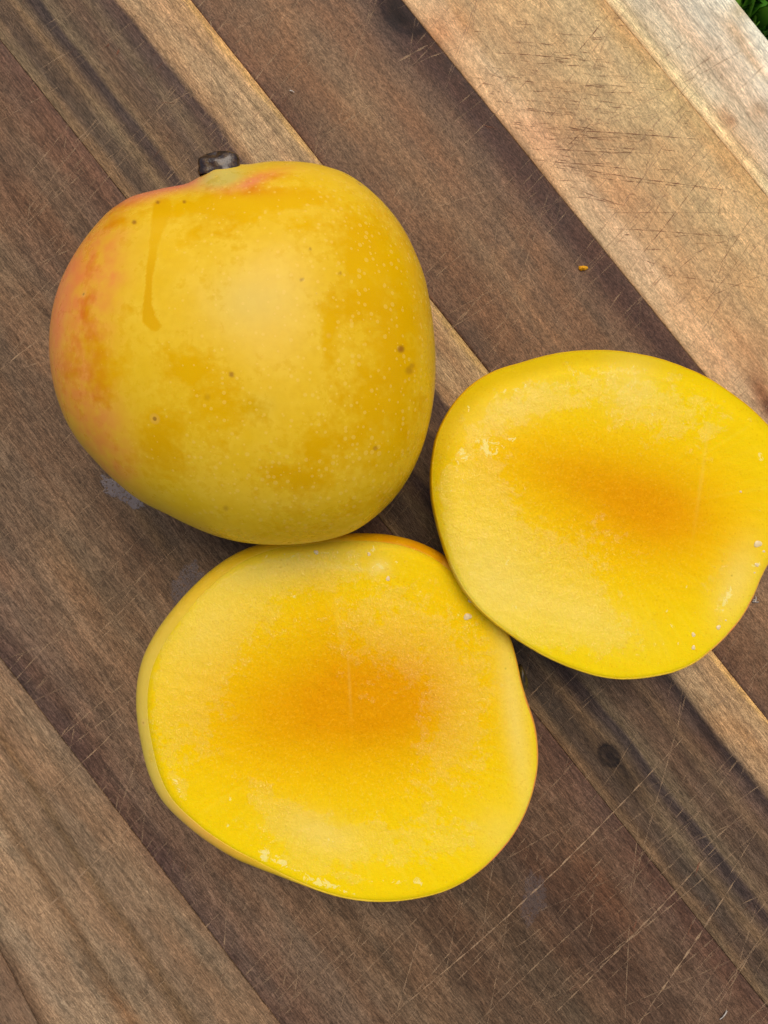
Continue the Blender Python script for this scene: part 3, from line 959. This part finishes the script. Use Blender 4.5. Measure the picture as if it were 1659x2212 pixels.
def half(name, label, outline, c, z0, tilt, drop, bulge, prof_p, fields, dish, fray=0.0):
    """a cheek lying on its skin with the cut face up. tilt = dz per photograph unit in x and y."""
    r = radial(outline, c, 4)
    r = r * (1 + fray * snoise(np.cos(TH) * 60, np.sin(TH) * 60, 5, 6.0, 3))
    NR = 190
    q = np.linspace(0.0, 1.0, NR) ** 0.8
    q[0] = 0.0005
    dpx = r[None, :] * q[:, None] * np.cos(TH)[None, :]
    dpy = r[None, :] * q[:, None] * np.sin(TH)[None, :]
    px, py = c[0] + dpx, c[1] + dpy
    z = z0 + tilt[0] * dpx + tilt[1] * dpy
    w_, d_ = drop(TH)
    e = np.clip((q[:, None] - (1 - w_[None, :])) / w_[None, :], 0, 1)
    z = z - d_[None, :] * e ** 1.6
    z = z - dish * np.exp(-(q[:, None] / 0.62) ** 2)
    z = z + 0.00018 * snoise(px, py, 11, 90, 3) + 0.00035 * snoise(px, py, 12, 260, 2)
    x, y = W(px, py, z)
    cx0, cy0 = float(x[0].mean()), float(y[0].mean())
    off = np.array([cx0, cy0, 0.0])
    root = empty(name, (cx0, cy0, 0), label, 'mango half')
    top = np.stack([x, y, z], -1)
    tx0, ty0 = T(x, y, z)
    # closed underside of the flesh, hidden inside the skin
    NB = 40
    rim = top[-1]

    def shell(scale, lift, s):
        zz = rim[:, 2] * (1 - s) + lift * s
        gfac = (1 - np.clip(s, 0, 1) ** prof_p[0]) ** prof_p[1]
        bl = bulge(TH) * (np.sin(math.pi * np.clip(s, 0, 1) ** 0.62) ** 1.0)
        dirx, diry = rim[:, 0] - cx0, rim[:, 1] - cy0
        L = np.hypot(dirx, diry)
        f_ = gfac * scale + bl * scale / L
        return np.stack([cx0 + dirx * f_, cy0 + diry * f_, zz], -1)
    sv = np.linspace(0, 1, NB)
    sv = sv ** 1.0
    under = np.stack([rim] + [shell(0.985, 0.0015, s) for s in sv[1:]], 0)
    allco = np.concatenate([top, under], 0).reshape(-1, 3)
    fc = grid_faces(NR + NB, NTH, True)[:, ::-1]
    fc = np.delete(fc, np.s_[(NR - 1) * NTH:NR * NTH], 0)      # the knife edge: top and side do not share normals
    me = mesh_from('flesh', allco - off, fc, True)
    tx, ty = T(allco[:, 0], allco[:, 1], allco[:, 2])
    n_top = NR * NTH
    qq = np.concatenate([np.repeat(q[:, None], NTH, 1).ravel(), np.ones(len(allco) - n_top)])
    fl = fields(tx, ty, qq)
    r_ = np.random.default_rng(len(name))
    f1 = sum(np.sin(TH * n_ + r_.uniform(0, 6.28)) for n_ in (23, 37, 51, 74, 95, 118, 143)) / 7
    f1 = np.tile(f1, NR + NB)[:len(allco)]
    fl['fibre'] = 0.5 + 0.9 * f1 * sm(0.15, 0.6, qq) * sm(1.0, 0.85, qq)
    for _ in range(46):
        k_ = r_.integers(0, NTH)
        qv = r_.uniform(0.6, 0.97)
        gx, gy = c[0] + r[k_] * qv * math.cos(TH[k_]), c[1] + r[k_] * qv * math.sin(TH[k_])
        fl['painted_glint'] = fl['painted_glint'] + r_.uniform(0.4, 0.62) * blob(tx, ty, gx, gy, r_.uniform(5, 16), r_.uniform(3, 7), r_.uniform(0, 180))
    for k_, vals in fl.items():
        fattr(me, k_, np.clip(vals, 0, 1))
    link('flesh', me, flesh_m, root)
    # skin: thin lip round the cut, then down to the board
    NS = 70
    s2 = np.linspace(0, 1, NS)
    lip_in = rim.copy()
    lip_in[:, 0] = cx0 + (rim[:, 0] - cx0) * 0.992
    lip_in[:, 1] = cy0 + (rim[:, 1] - cy0) * 0.992
    lip_in[:, 2] += 0.00012
    lip_dn = lip_in.copy()
    lip_dn[:, 2] -= 0.0008
    rows = [lip_dn, lip_in] + [shell(1.002, 0.0, s) for s in s2]
    rows[2][:, 2] += 0.00008
    sc_ = np.stack(rows, 0).reshape(-1, 3)
    me = mesh_from('skin', sc_ - off, grid_faces(NS + 2, NTH, True)[:, ::-1], True)
    tx, ty = T(sc_[:, 0], sc_[:, 1], sc_[:, 2])
    fattr(me, 'wet', 0.0 + 0.15 * snoise(tx, ty, 8, 120, 2) + 0.9 * sm(1240, 1190, ty) * sm(700, 800, tx))  # last term darkens the upper lip's colour for the shade there
    fattr(me, 'drip', np.zeros(len(sc_)))
    fattr(me, 'dots', np.full(len(sc_), 0.6))
    fattr(me, 'spot', np.zeros(len(sc_)))
    sf = skin_fields[name](tx, ty)
    for k_ in ('blush', 'pink', 'green'):
        fattr(me, k_, np.clip(sf[k_], 0, 1))
    link('skin', me, skin_m, root)
    return root, off, (tx0.ravel(), ty0.ravel(), z.ravel())


skin_fields = {
    'mango_half': lambda x, y: dict(blush=0.4 * blob(x, y, 900, 1190, 170, 40, 15) + 0.9 * blob(x, y, 1150, 1600, 60, 260) + 0.9 * blob(x, y, 1080, 1850, 80, 80),
                                    pink=0.3 * blob(x, y, 420, 1790, 120, 40, 35), green=0.7 * blob(x, y, 330, 1600, 110, 330)),
    'mango_half.001': lambda x, y: dict(blush=0.95 * blob(x, y, 1600, 1370, 90, 140), pink=0.0 * x, green=0.6 * blob(x, y, 960, 1150, 60, 300) + 0.4 * blob(x, y, 1200, 770, 300, 40)),
}

LO = [(600, 1182), (660, 1178), (720, 1170), (780, 1168), (840, 1172), (890, 1184), (935, 1204), (975, 1233), (1010, 1268), (1052, 1318), (1098, 1372),
      (1112, 1420), (1122, 1470), (1135, 1515), (1152, 1560), (1160, 1610), (1160, 1660), (1150, 1710), (1130, 1765), (1100, 1815), (1060, 1860), (1010, 1900),
      (960, 1925), (900, 1940), (840, 1947), (780, 1945), (710, 1930), (650, 1907), (600, 1883), (545, 1855), (476, 1817), (415, 1771), (368, 1725), (345, 1678),
      (328, 1610), (318, 1550), (318, 1490), (328, 1440), (350, 1395), (385, 1345), (430, 1290), (480, 1243), (535, 1206)]


def lo_fields(x, y, q):
    o = (0.52 * blob(x, y, 750, 1525, 340, 220, 0) + 0.38 * blob(x, y, 790, 1510, 210, 140, 10) + 0.32 * blob(x, y, 560, 1560, 190, 130, 0)
         + 0.28 * blob(x, y, 900, 1490, 130, 150, 0) + 0.12 * blob(x, y, 700, 1330, 60, 140, -15))
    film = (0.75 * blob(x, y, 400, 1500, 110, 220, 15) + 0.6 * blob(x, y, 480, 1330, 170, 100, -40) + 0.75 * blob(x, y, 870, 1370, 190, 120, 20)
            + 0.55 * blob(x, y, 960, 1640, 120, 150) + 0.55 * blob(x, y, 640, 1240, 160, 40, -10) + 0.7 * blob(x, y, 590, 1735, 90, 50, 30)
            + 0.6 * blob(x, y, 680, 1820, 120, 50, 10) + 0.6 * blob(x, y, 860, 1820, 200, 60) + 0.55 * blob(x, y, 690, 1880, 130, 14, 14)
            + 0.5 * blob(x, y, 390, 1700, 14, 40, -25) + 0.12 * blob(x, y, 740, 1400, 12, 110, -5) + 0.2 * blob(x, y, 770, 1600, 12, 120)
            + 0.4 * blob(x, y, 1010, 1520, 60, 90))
    pale = (0.5 * blob(x, y, 1112, 1550, 26, 220, -8) + 0.3 * blob(x, y, 640, 1220, 200, 30, -12) + 0.35 * blob(x, y, 690, 1800, 90, 40, 20)
            + 0.6 * blob(x, y, 820, 1224, 22, 16) + 0.3 * blob(x, y, 760, 1228, 60, 6, 5) + 0.25 * blob(x, y, 1080, 1800, 60, 60)
            + 0.22 * blob(x, y, 450, 1350, 110, 60, -45) + 0.10 * blob(x, y, 733, 1345, 8, 55, -14) + 0.12 * blob(x, y, 755, 1480, 3, 60, -3))
    rim = 0.6 * sm(0.94, 1.0, q) * blob(x, y, 340, 1650, 90, 330) + 0.6 * sm(0.95, 1.0, q) * blob(x, y, 800, 1180, 300, 60) + 0.4 * sm(0.96, 1.0, q) * blob(x, y, 750, 1930, 300, 60)
    grain = 0.35 + 0.65 * blob(x, y, 740, 1500, 380, 260)
    pits = blob(x, y, 1095, 1480, 40, 160) * 0.9
    painted_glint = (0.45 * blob(x, y, 565, 1836, 50, 16, 28) + 0.52 * blob(x, y, 640, 1882, 80, 18, 24) + 0.6 * blob(x, y, 720, 1915, 60, 10, 16) + 0.55 * blob(x, y, 870, 1905, 90, 16, 0)
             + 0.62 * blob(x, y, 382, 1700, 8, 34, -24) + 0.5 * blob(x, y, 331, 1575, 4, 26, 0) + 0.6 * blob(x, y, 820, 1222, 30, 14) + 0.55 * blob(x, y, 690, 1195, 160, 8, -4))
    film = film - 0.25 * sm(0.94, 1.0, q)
    return dict(painted_glint=painted_glint, orange=o, film=film, pale=pale, rim=rim, grain=grain, pits=pits)


def bump_ang(th, pairs):
    """periodic interpolation of (degrees, value)"""
    a = np.array([p[0] for p in pairs], float)
    v_ = np.array([p[1] for p in pairs], float)
    d_ = np.degrees(th) % 360
    return np.interp(d_, np.concatenate([a - 360, a, a + 360]), np.concatenate([v_, v_, v_]))


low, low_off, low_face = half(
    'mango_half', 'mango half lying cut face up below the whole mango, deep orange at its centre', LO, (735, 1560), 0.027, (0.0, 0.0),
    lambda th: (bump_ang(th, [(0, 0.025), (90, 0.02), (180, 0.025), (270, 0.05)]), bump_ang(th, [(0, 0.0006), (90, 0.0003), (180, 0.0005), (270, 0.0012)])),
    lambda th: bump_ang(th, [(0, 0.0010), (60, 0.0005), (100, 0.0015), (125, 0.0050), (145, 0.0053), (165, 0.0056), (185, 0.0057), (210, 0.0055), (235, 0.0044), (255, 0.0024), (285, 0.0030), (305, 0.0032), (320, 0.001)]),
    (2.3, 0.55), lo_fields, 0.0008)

RO = [(934, 1017), (936, 1077), (944, 1117), (959, 1172), (979, 1227), (999, 1267), (1024, 1302), (1054, 1332), (1104, 1370), (1149, 1400), (1199, 1427),
      (1249, 1447), (1299, 1462), (1344, 1467), (1404, 1462), (1454, 1452), (1504, 1430), (1544, 1397), (1579, 1362), (1609, 1322), (1629, 1282), (1645, 1240),
      (1662, 1212), (1684, 1165), (1700, 1110), (1706, 1050), (1698, 990), (1682, 945), (1659, 920), (1619, 880), (1579, 850), (1529, 817), (1479, 795), (1429, 777), (1379, 766), (1329, 759), (1279, 758),
      (1229, 761), (1179, 770), (1129, 785), (1089, 795), (1044, 815), (1009, 842), (979, 877), (959, 912), (944, 947), (937, 987)]


def ro_fields(x, y, q):
    o = (0.48 * blob(x, y, 1400, 1110, 240, 150, 10) + 0.34 * blob(x, y, 1440, 1110, 150, 100, 15) + 0.40 * blob(x, y, 1190, 1010, 180, 80, 12)
         + 0.2 * blob(x, y, 1300, 1060, 300, 190, 20))
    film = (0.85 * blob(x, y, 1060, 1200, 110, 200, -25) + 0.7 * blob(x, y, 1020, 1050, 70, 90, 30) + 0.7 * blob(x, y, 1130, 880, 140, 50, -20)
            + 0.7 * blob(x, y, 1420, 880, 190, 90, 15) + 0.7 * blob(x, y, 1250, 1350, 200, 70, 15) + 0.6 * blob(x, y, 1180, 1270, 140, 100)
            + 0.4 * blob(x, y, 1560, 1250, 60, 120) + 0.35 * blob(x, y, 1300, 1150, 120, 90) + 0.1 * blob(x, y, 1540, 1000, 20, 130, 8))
    pale = (0.35 * blob(x, y, 1060, 1250, 90, 120, -25) + 0.3 * blob(x, y, 1110, 880, 120, 40, -25) + 0.35 * blob(x, y, 1360, 830, 60, 60)
            + 0.45 * blob(x, y, 1590, 1260, 40, 90, 20) + 0.25 * blob(x, y, 1250, 1330, 140, 50, 20) + 0.10 * blob(x, y, 1520, 1000, 4, 130, 8))
    rim = (0.85 * sm(0.84, 0.97, q) * np.clip(blob(x, y, 1000, 880, 180, 200) + blob(x, y, 1300, 760, 340, 90) + 0.7 * blob(x, y, 940, 1120, 60, 260), 0, 1)
           + 0.4 * sm(0.96, 1.0, q) * blob(x, y, 1200, 1440, 300, 100) + 0.5 * sm(0.9, 1.0, q) * blob(x, y, 1640, 900, 120, 120))
    grain = 0.3 + 0.7 * blob(x, y, 1230, 1120, 280, 220)
    pits = blob(x, y, 1590, 1270, 50, 110) * 0.9
    painted_glint = (0.85 * blob(x, y, 1570, 1295, 10, 34, 20) + 0.6 * blob(x, y, 1060, 960, 50, 40, 40) + 0.5 * blob(x, y, 1000, 1010, 30, 70) + 0.5 * blob(x, y, 1150, 830, 140, 10, -16) + 0.6 * blob(x, y, 1640, 985, 8, 20) + 0.5 * blob(x, y, 1360, 830, 30, 30))
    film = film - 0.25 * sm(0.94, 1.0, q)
    return dict(painted_glint=painted_glint, orange=o, film=film, pale=pale, rim=rim, grain=grain, pits=pits)


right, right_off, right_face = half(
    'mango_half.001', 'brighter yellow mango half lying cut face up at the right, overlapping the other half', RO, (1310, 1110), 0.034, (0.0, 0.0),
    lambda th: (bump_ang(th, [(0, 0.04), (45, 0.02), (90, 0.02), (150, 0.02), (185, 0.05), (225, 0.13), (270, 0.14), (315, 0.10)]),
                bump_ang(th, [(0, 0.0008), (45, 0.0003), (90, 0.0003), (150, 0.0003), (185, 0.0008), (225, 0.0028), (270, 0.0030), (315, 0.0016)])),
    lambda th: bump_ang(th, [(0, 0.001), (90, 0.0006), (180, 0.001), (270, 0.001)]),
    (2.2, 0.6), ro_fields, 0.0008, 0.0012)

# juice bubbles and stalk scar on the cut faces
gb = NT('juice_foam')
gb.set(Base_Color=s2l((250, 236, 186)), Alpha=0.65, Roughness=0.12, Specular_IOR_Level=0.6)


def dome(r, z, seed, squash=0.55):
    rg = random.Random(seed)
    pts = []
    n, mrow = 20, 8
    for i_ in range(mrow + 1):
        a = -0.4 + (math.pi / 2 + 0.4) * i_ / mrow
        for j_ in range(n):
            b_ = j_ / n * 2 * math.pi
            k_ = 1 + 0.14 * math.sin(2 * b_ + seed) + 0.10 * math.sin(3 * b_ + 2 * seed)
            pts.append((r * math.cos(a) * math.cos(b_) * k_, r * math.cos(a) * math.sin(b_) * k_, r * squash * math.sin(a)))
    return np.array(pts), grid_faces(mrow + 1, n, True)


for root, offv, face, lst in ((low, low_off, low_face, [(1010, 1332, 8), (1017, 1298, 5), (683, 1193, 5), (797, 1197, 4), (838, 1250, 5)]),
                            (right, right_off, right_face, [(1637, 1175, 8), (1650, 1191, 3), (1635, 1220, 4.5), (1498, 1371, 4.5), (1498, 1399, 4.5), (1552, 1355, 5),
                                                (1630, 1237, 2), (1568, 1340, 2), (1600, 1062, 2.5)])):
    for q, (px, py, rr) in enumerate(lst):
        zf = float(face[2][np.argmin((face[0] - px) ** 2 + (face[1] - py) ** 2)])
        k = (H - zf) / FPX
        pts, fcs = dome(rr * k * 1.0, 0, q + 1, 0.3)
        x, y = W(px, py, zf)
        me = mesh_from('juice_bubble', pts, fcs, True)
        link('juice_bubble', me, gb.m, root, (float(x) - offv[0], float(y) - offv[1], zf))

# dark shred of stalk at the notch of the lower half
pts = []
for hh in np.linspace(0, 1, 9):
    for q in range(20):
        a = q / 20 * 2 * math.pi
        rr = 0.0022 * (math.sin(math.pi * (0.05 + 0.9 * hh)) ** 0.5) * (1 + 0.2 * math.sin(3 * a + 5 * hh) + 0.12 * math.sin(7 * a))
        pts.append((0.55 * rr * math.cos(a), -0.0038 + 0.0076 * hh, rr * math.sin(a)))
me = mesh_from('stalk_scar', np.array(pts), grid_faces(9, 20, True), True)
g = NT('stalk_scar')
g.set(Base_Color=g.ramp(g.noise(g.coord(), 7.0, 4.0), [(0.35, s2l((40, 26, 12))), (0.65, s2l((96, 82, 24)))]), Roughness=0.4)
x, y = W(1128, 1462, 0.016)
o = link('stalk_scar', me, g.m, low, (float(x) - low_off[0], float(y) - low_off[1], 0.016))
o.rotation_euler = (0, 0, R(12))

# ------------------------------------------------------------------ crumb of flesh, juice smears, lint
pts = []
for hh in np.linspace(0, 1, 10):
    for q in range(28):
        a = q / 28 * 2 * math.pi
        rr = 0.0012 * math.cos(hh * math.pi / 2 * 0.98) ** 0.85 * (1 + 0.30 * math.cos(a - 0.9) + 0.25 * math.cos(2 * a - 0.3) + 0.15 * math.sin(3 * a + 1) + 0.08 * math.sin(6 * a))
        pts.append((rr * math.cos(a), rr * math.sin(a) * 0.85, 0.0012 * hh))
me = mesh_from('mango_crumb', np.array(pts), grid_faces(10, 28, True), True)
g = NT('crumb_flesh')
g.set(Base_Color=g.mix(g.noise(g.coord(), 14.0, 3.0), s2l((226, 150, 0)), s2l((240, 180, 10))), Roughness=0.35, Normal=g.bump(g.noise(g.coord(), 18.0, 2.0), 0.5, 0.0004))
x, y = W(1257, 581, 0)
crumb = link('mango_crumb', me, g.m, None, (float(x), float(y), 0.0001))
tag(crumb, 'tiny orange crumb of mango flesh alone on the brown wood right of the mango', 'crumb')


def smear(px, py, rx, ry, ang, seed, label, strength):
    n, m_ = 72, 10
    rg = np.random.default_rng(seed)
    a = np.arange(n) / n * 2 * math.pi
    rad = 1 + 0.14 * np.sin(2 * a + rg.uniform(0, 6)) + 0.12 * np.sin(3 * a + rg.uniform(0, 6)) + 0.08 * np.sin(5 * a + rg.uniform(0, 6)) + 0.06 * np.sin(9 * a + rg.uniform(0, 6)) + 0.04 * np.sin(17 * a)
    k = H / FPX
    co_, w_ = [], []
    c_, s_ = math.cos(-R(ang)), math.sin(-R(ang))
    for i_ in range(m_ + 1):
        t = max(i_ / m_, 0.001)
        X_ = rx * k * rad * np.cos(a) * t
        Y_ = ry * k * rad * np.sin(a) * t
        co_.append(np.stack([X_ * c_ - Y_ * s_, X_ * s_ + Y_ * c_, np.full(n, 0.00012 + 0.00008 * (1 - t * t))], -1))
        w_.append(np.full(n, 1 - t ** 3))
    me_ = mesh_from('juice_smear', np.concatenate(co_), grid_faces(m_ + 1, n, True), True)
    fattr(me_, 'edge', np.concatenate(w_))
    x_, y_ = W(px, py, 0)
    o_ = link('juice_smear', me_, None, None, (float(x_), float(y_), 0))
    g_ = NT('juice_film')
    v_ = g_.coord(loc=(seed, 0, 0))
    nn = g_.noise(v_, 6.0, 4.0, 0.65)
    al = g_.math('MULTIPLY', g_.mr(g_.math('ADD', g_.attr('edge'), g_.math('MULTIPLY', g_.math('SUBTRACT', nn, 0.5), 1.4)), 0.25, 0.6), strength)
    holes = g_.mr(g_.noise(v_, 14.0, 2.0), 0.36, 0.46)
    al = g_.math('MULTIPLY', al, holes)
    g_.set(Base_Color=s2l((122, 106, 98)), Roughness=0.3, Alpha=al, Specular_IOR_Level=0.75, Normal=g_.bump(nn, 0.4, 0.0003))
    me_.materials.append(g_.m)
    tag(o_, label, 'juice smear')


smear(262, 1062, 56, 26, 36, 2, 'greyish drying juice patch at the lower left edge of the whole mango', 0.85)
smear(408, 1262, 62, 34, -45, 5, 'faint damp juice patch beside the upper left of the lower mango half', 0.45)
smear(1152, 1940, 34, 58, 5, 9, 'faint damp juice patch below right of the lower mango half', 0.28)


def lint(px, py, segs, label, wd=0.00022):
    co_, fc_ = [], []
    k = H / FPX
    for (x0, y0, x1, y1) in segs:
        b = len(co_)
        d_ = math.hypot(x1 - x0, y1 - y0)
        nx_, ny_ = -(y1 - y0) / d_, (x1 - x0) / d_
        for t in (0, 0.35, 0.7, 1):
            cx_, cy_ = (x0 + (x1 - x0) * t) * k, -(y0 + (y1 - y0) * t) * k
            cz = 0.0004 + 0.0004 * math.sin(math.pi * t)
            w_ = wd * (1 - 0.5 * t)
            for aa in (0, 2.1, 4.2):
                co_.append((cx_ + nx_ * w_ * math.cos(aa), cy_ - ny_ * w_ * math.cos(aa), cz + w_ * math.sin(aa)))
        for s_ in range(3):
            for aa in range(3):
                p0 = b + s_ * 3
                fc_.append((p0 + aa, p0 + (aa + 1) % 3, p0 + 3 + (aa + 1) % 3, p0 + 3 + aa))
    me_ = mesh_from('lint_fibre', co_, fc_, True)
    g_ = NT('lint')
    g_.set(Base_Color=s2l((214, 206, 192)), Roughness=0.6)
    x_, y_ = W(px, py, 0)
    tag(link('lint_fibre', me_, g_.m, None, (float(x_), float(y_), 0)), label, 'lint')


lint(631, 199, [(-5, -2, 5, 2)], 'tiny white fleck of lint above the whole mango')
lint(1630, 1296, [(-6, 3, 8, 4), (-5, 0, 3, -2), (0, 4, 1, -9)], 'tiny white fibres at the right edge of the right mango half')
lint(1562, 2190, [(-8, 10, 8, -8), (-2, 4, 6, -10)], 'tiny white fibre at the lower right corner of the board')
